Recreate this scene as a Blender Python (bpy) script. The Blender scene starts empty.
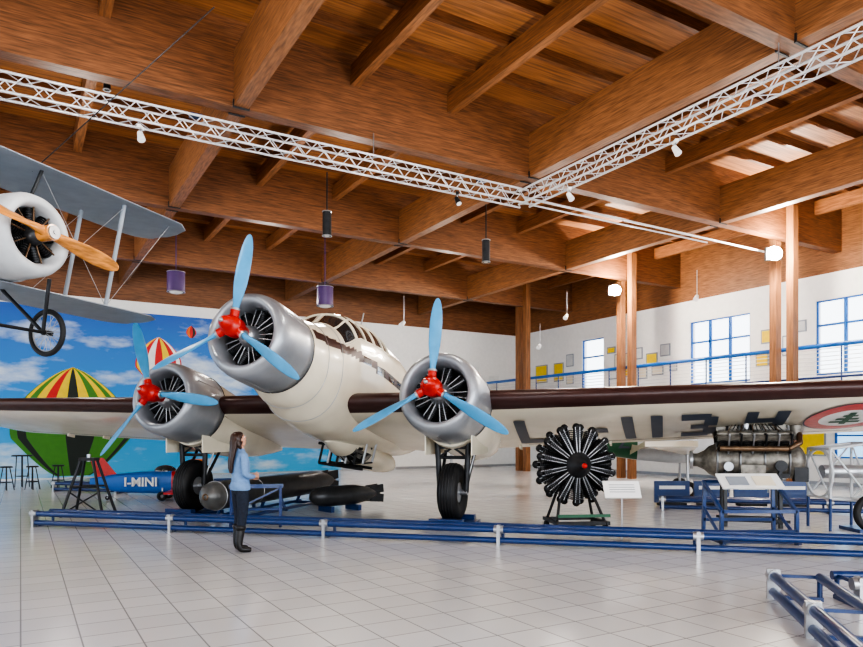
import bpy, math, random
from mathutils import Vector, Matrix
random.seed(3)
sc=bpy.context.scene
try: sc.view_settings.look='AgX - High Contrast'
except Exception as e: print(e)
RA=math.radians(30.59)
# ---------------- materials ----------------
def nt(name):
    m=bpy.data.materials.new(name); m.use_nodes=True
    return m,m.node_tree,m.node_tree.nodes['Principled BSDF']
def mat(name,col,rough=.5,metal=0.0,var=0.06,scale=6,emis=0,spec=None,stretch=(1,1,1),coat=0,bump=0):
    m,t,b=nt(name)
    b.inputs['Roughness'].default_value=rough; b.inputs['Metallic'].default_value=metal
    if coat: b.inputs['Coat Weight'].default_value=coat
    tc=t.nodes.new('ShaderNodeTexCoord'); mp=t.nodes.new('ShaderNodeMapping'); mp.inputs['Scale'].default_value=stretch
    no=t.nodes.new('ShaderNodeTexNoise'); no.inputs['Scale'].default_value=scale; no.inputs['Detail'].default_value=5
    cr=t.nodes.new('ShaderNodeValToRGB')
    cr.color_ramp.elements[0].position=.3; cr.color_ramp.elements[1].position=.7
    cr.color_ramp.elements[0].color=tuple(max(0,c*(1-var)) for c in col)+(1,)
    cr.color_ramp.elements[1].color=tuple(min(1,c*(1+var)) for c in col)+(1,)
    L=t.links.new
    L(tc.outputs['Object'],mp.inputs['Vector']); L(mp.outputs[0],no.inputs['Vector']); L(no.outputs['Fac'],cr.inputs[0]); L(cr.outputs[0],b.inputs['Base Color'])
    if emis:
        b.inputs['Emission Color'].default_value=tuple(col)+(1,); b.inputs['Emission Strength'].default_value=emis
    if bump:
        bp=t.nodes.new('ShaderNodeBump'); bp.inputs['Strength'].default_value=bump; L(no.outputs['Fac'],bp.inputs['Height']); L(bp.outputs[0],b.inputs['Normal'])
    return m
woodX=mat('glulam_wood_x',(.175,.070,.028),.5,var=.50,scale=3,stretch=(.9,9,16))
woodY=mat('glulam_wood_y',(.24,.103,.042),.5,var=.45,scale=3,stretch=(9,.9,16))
woodZ=mat('glulam_wood_z',(.25,.11,.045),.5,var=.40,scale=3,stretch=(10,10,.6))
deck=mat('roof_planks',(.30,.125,.045),.6,var=.45,scale=2.5,stretch=(.4,9,1))
white=mat('white_plaster',(.82,.82,.81),.7,var=.03)
cream=mat('cream_paint',(.76,.69,.55),.26,var=.06,scale=1.6,coat=.5)
maroon=mat('maroon_paint',(.050,.020,.018),.35,var=.2,scale=3)
greym=mat('grey_cowl_metal',(.36,.38,.41),.36,metal=.5,var=.12,scale=2,coat=.3)
steel=mat('steel',(.42,.43,.45),.35,metal=.8)
darkm=mat('dark_metal',(.03,.031,.034),.45,metal=.5,var=.3)
eng=mat('engine_black',(.012,.012,.013),.5,metal=.3,var=.4)
fin=mat('engine_fins',(.055,.056,.06),.4,metal=.7,var=.4,scale=20)
black=mat('black_rubber',(.010,.010,.011),.6)
blueb=mat('light_blue_blade',(.07,.31,.56),.35,var=.1,scale=4)
bluer=mat('navy_blue_tube',(.010,.040,.15),.3,var=.1,coat=.3)
blue2=mat('blue_paint',(.012,.12,.42),.35)
red=mat('red_paint',(.50,.018,.012),.3,var=.2)
glass=mat('dark_glass',(.03,.035,.04),.08,metal=.2,coat=1)
brass=mat('brown_metal',(.16,.10,.06),.4,metal=.6,var=.4,scale=12)
alu=mat('truss_aluminium',(.66,.67,.69),.35,metal=.4)
ink=mat('grey_blue_marking',(.05,.065,.095),.5)
green=mat('green_paint',(.02,.10,.05),.5)
wprop=mat('varnished_propeller_wood',(.60,.25,.06),.25,var=.4,scale=4,stretch=(1,1,6),coat=.6)
fabric=mat('silver_fabric',(.28,.315,.36),.5,var=.08,scale=4)
fabric2=mat('light_grey_fabric',(.52,.54,.56),.5,var=.06)
skin=mat('skin',(.58,.31,.21),.5)
hairm=mat('brown_hair',(.035,.014,.008),.4,var=.6,scale=30,stretch=(3,3,.5))
denim=mat('dark_denim',(.012,.018,.035),.8,var=.3,scale=30)
shirt=mat('light_blue_knit',(.17,.29,.50),.8,var=.1,scale=20)
boot=mat('black_leather',(.010,.009,.010),.35)
lips=mat('lips',(.45,.12,.10),.5)
eyew=mat('eye_white',(.8,.8,.8),.3)
paper=mat('printed_board',(.75,.76,.75),.5)
yel=mat('yellow_print',(.80,.58,.02),.6); gr2=mat('green_print',(.05,.22,.02),.6); redp=mat('red_print',(.6,.02,.02),.6); blkp=mat('black_print',(.01,.02,.015),.6); whp=mat('white_print',(.8,.8,.78),.6); orp=mat('orange_print',(.75,.2,.02),.6)
purple=mat('purple_shade',(.07,.03,.13),.4)
lampm=mat('lamp_glow',(1,.96,.9),.5,emis=200)
floorm,t,b=nt('white_floor_tile'); L=t.links.new
tc=t.nodes.new('ShaderNodeTexCoord'); br=t.nodes.new('ShaderNodeTexBrick'); br.offset=0; br.squash=1
br.inputs['Scale'].default_value=1; br.inputs['Brick Width'].default_value=.42; br.inputs['Row Height'].default_value=.42
br.inputs['Mortar Size'].default_value=.007; br.inputs['Mortar Smooth'].default_value=.2
br.inputs['Color1'].default_value=(.70,.72,.735,1); br.inputs['Color2'].default_value=(.77,.79,.805,1); br.inputs['Mortar'].default_value=(.34,.35,.36,1)
no=t.nodes.new('ShaderNodeTexNoise'); no.inputs['Scale'].default_value=.6; no.inputs['Detail'].default_value=6
mx=t.nodes.new('ShaderNodeMixRGB'); mx.blend_type='MULTIPLY'; mx.inputs[0].default_value=.12
L(tc.outputs['Object'],br.inputs['Vector']); L(tc.outputs['Object'],no.inputs['Vector']); L(br.outputs['Color'],mx.inputs[1]); L(no.outputs['Fac'],mx.inputs[2]); L(mx.outputs[0],b.inputs['Base Color'])
b.inputs['Roughness'].default_value=.18
mural,t,b=nt('mural_sky_print'); L=t.links.new
tc=t.nodes.new('ShaderNodeTexCoord'); mp=t.nodes.new('ShaderNodeMapping'); mp.inputs['Scale'].default_value=(.28,1,.8)
no=t.nodes.new('ShaderNodeTexNoise'); no.inputs['Scale'].default_value=1.3; no.inputs['Detail'].default_value=8; no.inputs['Roughness'].default_value=.55
cr=t.nodes.new('ShaderNodeValToRGB'); cr.color_ramp.elements[0].position=.52; cr.color_ramp.elements[1].position=.72
cr.color_ramp.elements[0].color=(0,0,0,1); cr.color_ramp.elements[1].color=(1,1,1,1)
sx=t.nodes.new('ShaderNodeSeparateXYZ'); mr=t.nodes.new('ShaderNodeMapRange'); mr.inputs[1].default_value=0; mr.inputs[2].default_value=6.6
g=t.nodes.new('ShaderNodeValToRGB'); g.color_ramp.elements[0].color=(.05,.42,.75,1); g.color_ramp.elements[1].color=(.008,.09,.42,1)
e=g.color_ramp.elements.new(.5); e.color=(.015,.25,.68,1)
mx=t.nodes.new('ShaderNodeMixRGB'); mx.inputs[2].default_value=(.70,.78,.85,1)
L(tc.outputs['Object'],mp.inputs[0]); L(mp.outputs[0],no.inputs[0]); L(no.outputs['Fac'],cr.inputs[0]); L(tc.outputs['Object'],sx.inputs[0]); L(sx.outputs[2],mr.inputs[0]); L(mr.outputs[0],g.inputs[0]); L(g.outputs[0],mx.inputs[1]); L(cr.outputs[0],mx.inputs[0]); L(mx.outputs[0],b.inputs['Base Color'])
b.inputs['Roughness'].default_value=.5

# ---------------- builder ----------------
def basis(d):
    d=Vector(d).normalized(); a=Vector((0,0,1)) if abs(d.z)<.9 else Vector((1,0,0))
    x=a.cross(d).normalized(); y=d.cross(x); return x,y,d
class MB:
    def __init__(s,name,M=None):
        s.name=name; s.v=[]; s.f=[]; s.m=[]; s.sm=[]; s.mats=[]; s.M=M or Matrix.Identity(4)
    def mi(s,m):
        if m not in s.mats: s.mats.append(m)
        return s.mats.index(m)
    def add(s,vs,fs,m,smooth=False):
        o=len(s.v); s.v+= [s.M@Vector(v) for v in vs]
        for k,f in enumerate(fs):
            s.f.append([i+o for i in f]); s.m.append(s.mi(m[k] if isinstance(m,list) else m)); s.sm.append(smooth)
    def box(s,c,size,m,R=None):
        c=Vector(c); vs=[]
        for i in (-.5,.5):
            for j in (-.5,.5):
                for k in (-.5,.5):
                    p=Vector((i*size[0],j*size[1],k*size[2]))
                    if R is not None: p=R@p
                    vs.append(c+p)
        s.add(vs,[(0,1,3,2),(4,6,7,5),(0,4,5,1),(2,3,7,6),(0,2,6,4),(1,5,7,3)],m)
    def bb(s,a,b,m):
        s.box([(a[i]+b[i])/2 for i in range(3)],[abs(b[i]-a[i]) for i in range(3)],m)
    def beam(s,a,b,w,h,m):
        a=Vector(a); b=Vector(b); x,y,d=basis(b-a)
        R=Matrix((x,y,d)).transposed(); s.box((a+b)/2,(w,h,(b-a).length),m,R)
    def cyl(s,a,b,r,m,r2=None,n=12,caps=True):
        a=Vector(a); b=Vector(b); x,y,d=basis(b-a); r2=r if r2 is None else r2
        vs=[]
        for P,rr in ((a,r),(b,r2)):
            for i in range(n):
                an=2*math.pi*i/n; vs.append(P+x*math.cos(an)*rr+y*math.sin(an)*rr)
        s.add(vs,[(i,(i+1)%n,n+(i+1)%n,n+i) for i in range(n)],m,True)
        if caps: s.add(vs,[tuple(range(n-1,-1,-1)),tuple(range(n,2*n))],m)
    def tube(s,pts,r,m,n=8):
        for i in range(len(pts)-1): s.cyl(pts[i],pts[i+1],r,m,n=n)
    def lathe(s,prof,o,axis,m,n=32,cap=False):
        o=Vector(o); x,y,d=basis(axis); vs=[]
        for r,z in prof:
            for i in range(n):
                an=2*math.pi*i/n; vs.append(o+d*z+(x*math.cos(an)+y*math.sin(an))*r)
        fs=[]
        for j in range(len(prof)-1):
            for i in range(n): fs.append((j*n+i,j*n+(i+1)%n,(j+1)*n+(i+1)%n,(j+1)*n+i))
        s.add(vs,fs,m,True)
    def torus(s,o,axis,R,r,m,n=28,k=10):
        prof=[(R+r*math.cos(2*math.pi*i/k),r*math.sin(2*math.pi*i/k)) for i in range(k+1)]
        s.lathe(prof,o,axis,m,n)
    def sph(s,c,r,m,sc=(1,1,1),R=None,n=20,k=12,cond=None):
        vs=[];c=Vector(c)
        for j in range(k+1):
            th=math.pi*j/k
            for i in range(n):
                an=2*math.pi*i/n
                p=Vector((math.sin(th)*math.cos(an)*sc[0],math.sin(th)*math.sin(an)*sc[1],math.cos(th)*sc[2]))*r
                if cond: p=cond(p)
                if R is not None: p=R@p
                vs.append(c+p)
        s.add(vs,[(j*n+i,(j+1)*n+i,(j+1)*n+(i+1)%n,j*n+(i+1)%n) for j in range(k) for i in range(n)],m,True)
    def loft(s,rings,m,caps=True,fm=None,closed=True):
        n=len(rings[0]); vs=[p for r in rings for p in r]; fs=[];ms=[]
        for j in range(len(rings)-1):
            for i in range(n if closed else n-1):
                fs.append((j*n+i,j*n+(i+1)%n,(j+1)*n+(i+1)%n,(j+1)*n+i)); ms.append(fm(j,i) if fm else m)
        s.add(vs,fs,ms,True)
        if caps and closed: s.add(vs,[tuple(range(n-1,-1,-1)),tuple(range((len(rings)-1)*n,len(rings)*n))],m)
    def done(s,parent=None,rotz=0,loc=None,M=None):
        me=bpy.data.meshes.new(s.name); me.from_pydata([tuple(v) for v in s.v],[],s.f)
        for m in s.mats: me.materials.append(m)
        for p,mi,sm in zip(me.polygons,s.m,s.sm): p.material_index=mi; p.use_smooth=sm
        import bmesh
        bm=bmesh.new(); bm.from_mesh(me); bmesh.ops.recalc_face_normals(bm,faces=bm.faces); bm.to_mesh(me); bm.free()
        me.update(); o=bpy.data.objects.new(s.name,me); sc.collection.objects.link(o)
        if parent: o.parent=parent
        if M is not None: o.matrix_local=M
        else:
            o.rotation_euler[2]=rotz
            if loc: o.location=loc
        return o
def empty(name,M=None):
    o=bpy.data.objects.new(name,None); o.empty_display_size=.3; sc.collection.objects.link(o)
    if M is not None: o.matrix_world=M
    return o
def W(p,q,z=0): return Vector((math.cos(RA)*q-math.sin(RA)*p, math.sin(RA)*q+math.cos(RA)*p, z))
def room(name): return MB(name)
def rdone(b): return b.done(rotz=RA)   # local (q,p,z)
def text(name,s,size,M,m,parent=None,ext=.004):
    cu=bpy.data.curves.new(name,'FONT'); cu.body=s; cu.size=size; cu.extrude=ext; cu.align_x='CENTER'; cu.align_y='CENTER'; cu.offset=size*.015
    o=bpy.data.objects.new(name,cu); sc.collection.objects.link(o); dg=bpy.context.evaluated_depsgraph_get()
    me=bpy.data.meshes.new_from_object(o.evaluated_get(dg)); bpy.data.objects.remove(o)
    o=bpy.data.objects.new(name,me); me.materials.clear(); me.materials.append(m); sc.collection.objects.link(o)
    if parent: o.parent=parent
    o.matrix_local=M; return o

# ---------------- room shell ----------------
Q0,Q1,P0,P1=-15,22.6,-9,29.5
b=room('floor'); b.bb((Q0-.3,P0-.3,-.2),(Q1+.3,P1+.3,0),floorm); rdone(b)
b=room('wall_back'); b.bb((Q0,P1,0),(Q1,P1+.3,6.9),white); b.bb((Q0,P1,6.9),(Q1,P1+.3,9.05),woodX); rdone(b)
b=room('wall_left'); b.bb((Q0-.3,P0,0),(Q0,P1,1.0),white); b.bb((Q0-.3,P0,6.9),(Q0,P1,9.05),woodY)
for i in range(8):
    p=P0+i*5.2; b.bb((Q0-.3,p,1.0),(Q0,p+1.2,6.9),white)
rdone(b)
b=room('wall_front')   # glazed curtain wall behind the viewer
b.bb((Q0,P0-.2,0),(Q1,P0,.3),white); b.bb((Q0,P0-.2,7.2),(Q1,P0,9.05),woodX)
for i in range(13):
    q=Q0+i*(Q1-Q0)/12; b.bb((q-.14,P0-.3,.3),(q+.14,P0,7.2),bluer)
for z in (2.6,4.9): b.bb((Q0,P0-.15,z),(Q1,P0-.05,z+.12),bluer)
rdone(b)
wins=[(-6,-3.2),(.0,2.7),(5.3,8.0),(10.5,13.3),(15.7,18.3),(23.0,24.4)]
b=room('wall_right'); b.bb((Q1,P0,0),(Q1+.3,P1,3.6),white); b.bb((Q1,P0,6.05),(Q1+.3,P1,6.9),white); b.bb((Q1,P0,6.9),(Q1+.3,P1,9.05),woodY)
e=P0
for a,c in wins: b.bb((Q1,e,3.6),(Q1+.3,a,6.05),white); e=c
b.bb((Q1,e,3.6),(Q1+.3,P1,6.05),white); rdone(b)
for k,(a,c) in enumerate(wins):
    b=room('window_%d'%(k+1)); n=3 if c-a>2 else 1
    for i in range(n+1):
        p=a+(c-a)*i/n; b.bb((Q1+.05,p-.05,3.6),(Q1+.13,p+.05,6.05),blue2)
    for z in (3.6,5.2,6.0): b.bb((Q1+.05,a,z),(Q1+.13,c,z+.07),blue2)
    rdone(b)
b=room('window_7')
for p in (9.0,10.2,11.4,12.6): b.bb((Q1-.08,p-.03,.9),(Q1-.003,p+.03,2.4),blue2)
for z in (.9,1.6,2.36): b.bb((Q1-.08,9,z),(Q1-.003,12.6,z+.05),blue2)
b.bb((Q1-.03,9,.9),(Q1-.004,12.6,2.4),mat('sky_glass',(.35,.6,.85),.1,emis=1.2)); rdone(b)
b=room('ceiling'); b.bb((Q0-.3,P0-.3,9.05),(Q1+.3,P1+.3,9.2),deck); rdone(b)
b=room('roof_purlins')
qa=[3.4+6.67*i for i in range(-2,4)]
for i in range(len(qa)-1):
    for j in (1,2): 
        qq=qa[i]+6.67*j/3
        if qq<Q1: b.bb((qq-.09,P0,8.45),(qq+.09,P1,8.85),woodY)
p=P0+.5
while p<P1:
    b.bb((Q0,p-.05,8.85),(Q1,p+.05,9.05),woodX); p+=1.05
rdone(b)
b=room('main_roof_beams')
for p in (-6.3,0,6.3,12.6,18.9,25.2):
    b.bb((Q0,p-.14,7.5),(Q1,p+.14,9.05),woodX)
rdone(b)
b=room('cross_roof_beams')
ps=[P0,-6.3,0,6.3,12.6,18.9,25.2,P1]
for qq in qa[:-1]:
    for i in range(len(ps)-1):
        b.bb((qq-.13,ps[i]+.14,7.5),(qq+.13,ps[i+1]-.14,8.5),woodY)
for qq in qa[:-1]:
    for p in ps[1:-1]:
        for sp in (-1,1): b.bb((qq-.15,p+sp*.15-.02,7.48),(qq+.15,p+sp*.15+.02,7.62),darkm)
rdone(b)
b=room('wooden_columns')
for p in (0,6.3,12.6,18.9,25.2):
    for d in (-.27,.27):
        b.bb((19.62,p+d-.11,0),(19.88,p+d+.11,8.45),woodZ)
rdone(b)
b=room('balcony'); b.bb((19.95,P0,2.9),(Q1,P1,3.12),white); b.bb((19.9,P0,2.85),(19.95,P1,3.16),blue2)
b.cyl((19.95,P0,4.22),(19.95,P1,4.22),.065,blue2); b.cyl((19.95,P0,3.3),(19.95,P1,3.3),.035,bluer)
for i in range(26):
    p=P0+.5+i*1.5; b.cyl((19.95,p,3.1),(19.95,p,4.22),.025,bluer,n=8)
for z in (3.42,3.54,3.66,3.78,3.9,4.02,4.12): b.cyl((19.95,P0,z),(19.95,P1,z),.012,alu,n=6)
rdone(b)
b=room('baseboard_back'); b.bb((Q0,P1-.02,0),(Q1,P1,.12),steel); rdone(b)
b=room('baseboard_right'); b.bb((Q1-.02,P0,0),(Q1,P1,.12),steel); rdone(b)
b=room('framed_posters')
PL=[(28.6,4.6,.8,1.0),(27.3,4.7,.9,.9),(26,4.7,.7,.9),(21.9,4.9,.8,.6),(21,5.1,.6,.5),(20.2,4.8,.6,.5),(19.5,5.1,.5,.5),(14.9,5.1,.7,.5),(14.2,4.7,.5,.7),(19.6,1.6,.9,1.2),(15,1.7,1.2,1),(17,1.7,1.2,1),
 (22.4,4.3,.5,.4),(21.5,4.35,.5,.4),(20.7,4.25,.5,.5),(19.9,4.3,.6,.4),(19.1,4.4,.4,.4),(22.5,5.4,.5,.3),(15.2,4.3,.5,.5),(13.8,5.3,.4,.4),(25.2,5.2,.5,.6),(25.2,4.3,.5,.5),(21.8,1.7,1.4,1.1),(24,1.7,1.2,1.2),(13.4,1.5,.9,1.1),(7,1.7,1.4,1.1)]
for p,z,w,h in PL:
    b.bb((Q1-.04,p-w/2,z-h/2),(Q1-.004,p+w/2,z+h/2),fabric); b.bb((Q1-.05,p-w/2+.05,z-h/2+.05),(Q1-.04,p+w/2-.05,z+h/2-.05),random.choice([paper,cream,paper,fabric2,yel]))
for q,z,w,h in ((19.8,4.6,.9,1.1),(18.6,4.7,.5,.8),(21.2,4.4,.6,.6)):
    b.bb((q-w/2,P1-.04,z-h/2),(q+w/2,P1-.004,z+h/2),yel if q<19 else paper)
rdone(b)
# ---------------- mural ----------------
b=room('balloon_mural'); MY=P1-.06
b.bb((-14.5,MY,.05),(12.6,P1-.003,6.45),mural)
def gore(q,z,w,h,cols,y,low=None):
    N=len(cols); K=26
    def r(tt):
        return math.sin(math.pi*min(1,(tt*.86+.14)))**.75 if tt>.35 else (.28+.72*(tt/.35)**.8)*math.sin(math.pi*(.35*.86+.14))**.75
    rows=[]
    for j in range(K+1):
        tt=j/K; rr=r(tt)*w/2 if j<K else .0
        rows.append([(q+rr*math.sin(math.pi*(i/N-.5)),y,z-h/2+h*tt) for i in range(N+1)])
    vs=[p for rw in rows for p in rw]; fs=[];ms=[]
    for j in range(K):
        for i in range(N):
            fs.append((j*(N+1)+i,j*(N+1)+i+1,(j+1)*(N+1)+i+1,(j+1)*(N+1)+i))
            ms.append(low[i%len(low)] if (low and j<K*.60) else cols[i])
    b.add(vs,fs,ms)
gore(1.7,2.15,4.1,4.1,[gr2,yel,gr2,yel,redp,yel,blkp,yel,gr2,yel,gr2,yel,gr2],MY-.008,[gr2,gr2,blkp,gr2,gr2,gr2,blkp,blkp,gr2,gr2,gr2,blkp,gr2])
gore(4.75,4.6,1.75,1.9,[redp,yel,redp,whp,redp,yel,redp,whp,redp],MY-.008)
b.bb((4.62,MY-.012,3.35),(4.88,MY-.006,3.6),orp)
gore(6.0,5.85,.4,.5,[redp,orp,redp,blkp,redp],MY-.008); gore(7.1,5.5,.3,.36,[yel,redp,yel],MY-.008); gore(8.2,4.2,.35,.42,[redp,whp,redp],MY-.008)
rdone(b)

# ---------------- truss ----------------
def truss(b,a,c,w=.30):
    a=Vector(a); c=Vector(c); d=(c-a).normalized(); s=Vector((-d.y,d.x,0)); L=(c-a).length
    off=[s*w/2+Vector((0,0,w/2)),s*-w/2+Vector((0,0,w/2)),s*-w/2-Vector((0,0,w/2)),s*w/2-Vector((0,0,w/2))]
    for o in off: b.cyl(a+o,c+o,.024,alu,n=8)
    n=int(L/.26)
    for i in range(n):
        p=a+d*(L*i/n); p2=a+d*(L*(i+1)/n)
        for k in range(4):
            o1,o2=off[k],off[(k+1)%4]
            if i%2: o1,o2=o2,o1
            b.cyl(p+o1,p2+o2,.009,alu,n=5,caps=False)
b=room('lighting_truss')
truss(b,(-12,12.4,6.95),(9.75,12.4,6.95)); truss(b,(9.75,12.4,6.95),(9.75,-6,6.95))
for q,p in ((-8,12.6),(-1,12.6),(6,12.6),(10.1,6.3),(10.1,0)): b.cyl((min(q,9.75),p if p<12 else 12.4,7.1),(min(q,9.75),p if p<12 else 12.4,7.6),.01,steel,n=6)
b.cyl((9.9,12.55,7.05),(19.6,12.9,7.15),.03,alu); b.cyl((9.9,12.4,6.85),(16,12.4,6.85),.02,alu)
for q in (2.6,8.6): b.bb((q-.1,12.33,7.12),(q+.1,12.47,7.17),bluer)
rdone(b)
def spot(p,q,z,m,dirv):
    b=MB('track_spotlight'); P=W(p,q,z); d=Vector(dirv).normalized()
    b.cyl(P+Vector((0,0,.16)),P,.015,steel); b.cyl(P-d*.06,P+d*.11,.045,m,r2=.065,n=16); b.cyl(P+d*.112,P+d*.117,.055,eyew,n=16); b.box(P+Vector((0,0,.13)),(.06,.16,.05),m); b.done()
for p,q in ((12.3,-1.3),(12.3,1.7),(12.3,7.9),(8.2,9.75),(10.9,9.75)):
    spot(p,q,6.58,white if q!=7.9 else darkm,(.3,-.4,-.8))
def speaker(P,h=.55,r=.1,m=darkm,name='hanging_loudspeaker',drop=.9):
    b=MB(name); P=Vector(P); b.cyl(P,P+Vector((0,0,h)),r,m,n=20); b.torus(P,(0,0,1),r,.012,steel); b.torus(P+Vector((0,0,h)),(0,0,1),r,.012,steel)
    b.cyl(P+Vector((0,0,h)),P+Vector((0,0,h+drop)),.015,m); b.sph(P+Vector((0,0,.02)),r*.8,white,sc=(1,1,.4)); b.done()
def at(px,y,D): return Vector(((px-431.5)/695*D,D,1.64+(435-y)/695*D))
speaker(at(327,236,15.8)); speaker(at(486,262,17.5)); speaker(at(107,90,12.6),.4,.06)
for px,y,D in ((176,292,21),(325,306,22)): speaker(at(px,y,D),.6,.26,purple,'pendant_lamp',1.6)
def flood(P,name='column_floodlight'):
    P=Vector(P); b=MB(name); b.box(P+Vector((.0,.13,0)),(.44,.12,.36),darkm); b.sph(P+Vector((0,.03,0)),.22,lampm,sc=(1,.5,.9)); b.cyl(P+Vector((0,.15,0)),P+Vector((.1,.35,.1)),.025,darkm); b.done()
    l=bpy.data.lights.new('flood','POINT'); l.energy=800; l.color=(1,.9,.76); l.shadow_soft_size=.15; o=bpy.data.objects.new('floodlight_bulb',l); o.location=P+Vector((0,-.35,0)); sc.collection.objects.link(o)
flood(at(775,253,20.3)); flood(at(615,290,25.6))
for px,y,D in ((404,322,24),(540,345,29),(567,315,27),(697,296,24)): 
    b=MB('wall_spotlight'); P=at(px,y,D); b.cyl(P,P+Vector((-.1,-.15,-.15)),.06,white,r2=.09); b.cyl(P,P+Vector((0,0,.9)),.012,steel); b.done()

# ---------------- trimotor aircraft ----------------
TH=math.radians(17.5); PH=math.radians(11)
AM=Matrix.Translation((-3.04,10.6,3.30))@Matrix.Rotation(-TH,4,'Z')@Matrix.Rotation(-PH,4,'X')
AMi=AM.inverted()
AC=empty('trimotor_aircraft',AM)
def interp(tab,x):
    for i in range(len(tab)-1):
        if x<=tab[i+1][0]:
            t=(x-tab[i][0])/(tab[i+1][0]-tab[i][0]); t=max(0,min(1,t)); t=t*t*(3-2*t)*.5+t*.5
            return [a+(c-a)*t for a,c in zip(tab[i][1:],tab[i+1][1:])]
    return list(tab[-1][1:])
FT=[(1.25,.66,.66,-.66,2),(1.8,.74,.76,-.84,2.2),(2.45,.82,.92,-1.02,2.3),(3.0,.87,1.33,-1.1,2.3),(4.1,.90,1.46,-1.12,2.4),(5.5,.86,1.36,-1.08,2.6),(7,.78,1.12,-.85,2.4),(9,.6,.85,-.35,2.2),(12,.32,.75,.1,2),(14.2,.1,.72,.35,2)]
b=MB('fuselage'); NV,NA=150,108; rings=[];vv=[]
for j in range(NV+1):
    v=1.25+(14.2-1.25)*(j/NV)**1.4; hw,tp,bt,ex=interp(FT,v); vv.append(v); rg=[]
    c=(tp+bt)/2; hh=(tp-bt)/2
    for i in range(NA):
        a=2*math.pi*i/NA; ca,sa=math.cos(a),math.sin(a)
        rg.append((hw*math.copysign(abs(ca)**(2/ex),ca),v,c+hh*math.copysign(abs(sa)**(2/ex),sa)))
    rings.append(rg)
def fm(j,i):
    v=(vv[j]+vv[j+1])/2; a=(i+.5)/NA*360
    s=a if a<=90 else 180-a
    if 2.42<v<4.5 and 0<=a<=180 and s>30:
        fr=((v-2.42)%.42)<.07 or (s>86) or (56<s<60)
        return cream if fr else glass
    if 0<=a<=180:
        w=rings[j][i][2]
        if 1.5<v<8.5 and .26<w<.44:
            return glass if (v>3 and (v%.62)<.36) else maroon
    return cream
b.loft(rings,cream,True,fm)
for v in (2.44,2.86,3.28,3.70,4.12,4.5):
    hw,tp,bt,ex=interp(FT,v); c=(tp+bt)/2; hh=(tp-bt)/2
    pts=[(hw*1.005*math.copysign(abs(math.cos(a))**(2/ex),math.cos(a)),v,c+hh*1.005*math.copysign(abs(math.sin(a))**(2/ex),math.sin(a))) for a in [math.radians(30+120*i/24) for i in range(25)]]
    b.tube(pts,.022,cream,n=6)
for ad in (30,58,90,122,150):
    pts=[]
    for k in range(11):
        v=2.44+2.06*k/10; hw,tp,bt,ex=interp(FT,v); a=math.radians(ad); pts.append((hw*math.copysign(abs(math.cos(a))**(2/ex),math.cos(a)) if ad!=90 else 0,v,(tp+bt)/2+(tp-bt)/2*math.sin(a)**(2/ex)))
    b.tube(pts,.02,cream,n=6)
gr=[]
for j in range(17):
    v=3.6+3.6*j/16; s_=math.sin(math.pi*min(1,(j+.4)/16.4))**.5; 
    gr.append([(.42*s_*math.cos(a),v,-1.05-.32*s_*max(0,-math.sin(a))-.05*j/16+.25*max(0,math.sin(a))) for a in [2*math.pi*i/20 for i in range(20)]])
b.loft(gr,cream,True,lambda j,i: glass if (2<j<6 and 11<i<19) else cream)
for v in (1.3,1.85,2.3):
    hw,tp,bt,ex=interp(FT,v); c=(tp+bt)/2; hh=(tp-bt)/2
    pts=[(hw*1.004*math.copysign(abs(math.cos(a))**(2/ex),math.cos(a)),v,c+hh*1.004*math.copysign(abs(math.sin(a))**(2/ex),math.sin(a))) for a in [2*math.pi*i/48 for i in range(49)]]
    b.tube(pts,.006,steel,n=5)
b.cyl((0,4.6,1.35),(0,4.8,2.0),.015,steel); b.lathe([(0,-.1),(.05,-.05),(.05,.4),(0,.5)],(.0,5.1,1.55),(0,1,0),cream,12); b.cyl((0,5.3,1.3),(0,5.3,1.52),.03,cream)
b.done(AC)
def lew(u): u=abs(u); return (2.72+.045*max(0,u-2.7), -.50+.026*max(0,u-2.7), 3.85-.13*max(0,u-.8))
def wingsec(u,x,side):
    v0,w0,c=lew(u)
    if abs(u)>9.9:
        k=math.sqrt(max(0.0,1-((abs(u)-9.9)/.85)**2)); v0+=c*(1-k)*.45; c=max(.05,c*k)
    t=.15*5*(.2969*math.sqrt(x)-.126*x-.3516*x*x+.2843*x**3-.1036*x**4)
    cam=.02*(1-(2*x-1)**2)
    return (u,v0+c*x,w0+c*(cam+side*t)-c*x*.075)
def wing(name,sg):
    b=MB(name); us=[.5,1.5,2.7,4,5.5,7,8.5,9.5,9.9,10.2,10.45,10.62,10.72]; n=24
    xs=[(1-math.cos(math.pi*i/n))/2 for i in range(n+1)]
    rings=[]
    for u in us: rings.append([wingsec(sg*u,x,1) for x in reversed(xs)]+[wingsec(sg*u,x,-1) for x in xs[1:-1]])
    def fm(j,i):
        x=xs[n-i-1] if i<n else xs[i-n]
        lim=.42 if i<n else .06
        return maroon if x<lim else cream
    b.loft(rings,cream,True,fm)
    b.tube([tuple(Vector(wingsec(sg*u,.90,-1))+Vector((0,0,-.001))) for u in (3.6,5,6.5,8,9.6)],.005,darkm,n=5)
    for u in (3.4,5.3,7.42,8.5):
        p=Vector(wingsec(sg*u,.94,-1)); b.box(p+Vector((0,0,-.04)),(.04,.22,.07),cream)
    return b
RW=wing('wing_starboard',-1); RW.done(AC)
b=wing('wing_port',1)
def mk(u,x):
    p=Vector(wingsec(u,x,-1)); p.z-=.014; return p
def cells(cs,skew,m=ink):
    for (u0,x0,u1,x1) in cs:
        k=10; vs=[]
        for j in range(k+1):
            x=x0+(x1-x0)*j/k
            for u in (u0,u1): vs.append(mk(u+skew*(x-.5),x))
        b.add(vs,[(2*j,2*j+1,2*j+3,2*j+2) for j in range(k)],m)
T,Bm=.22,.84; h=.13
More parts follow.
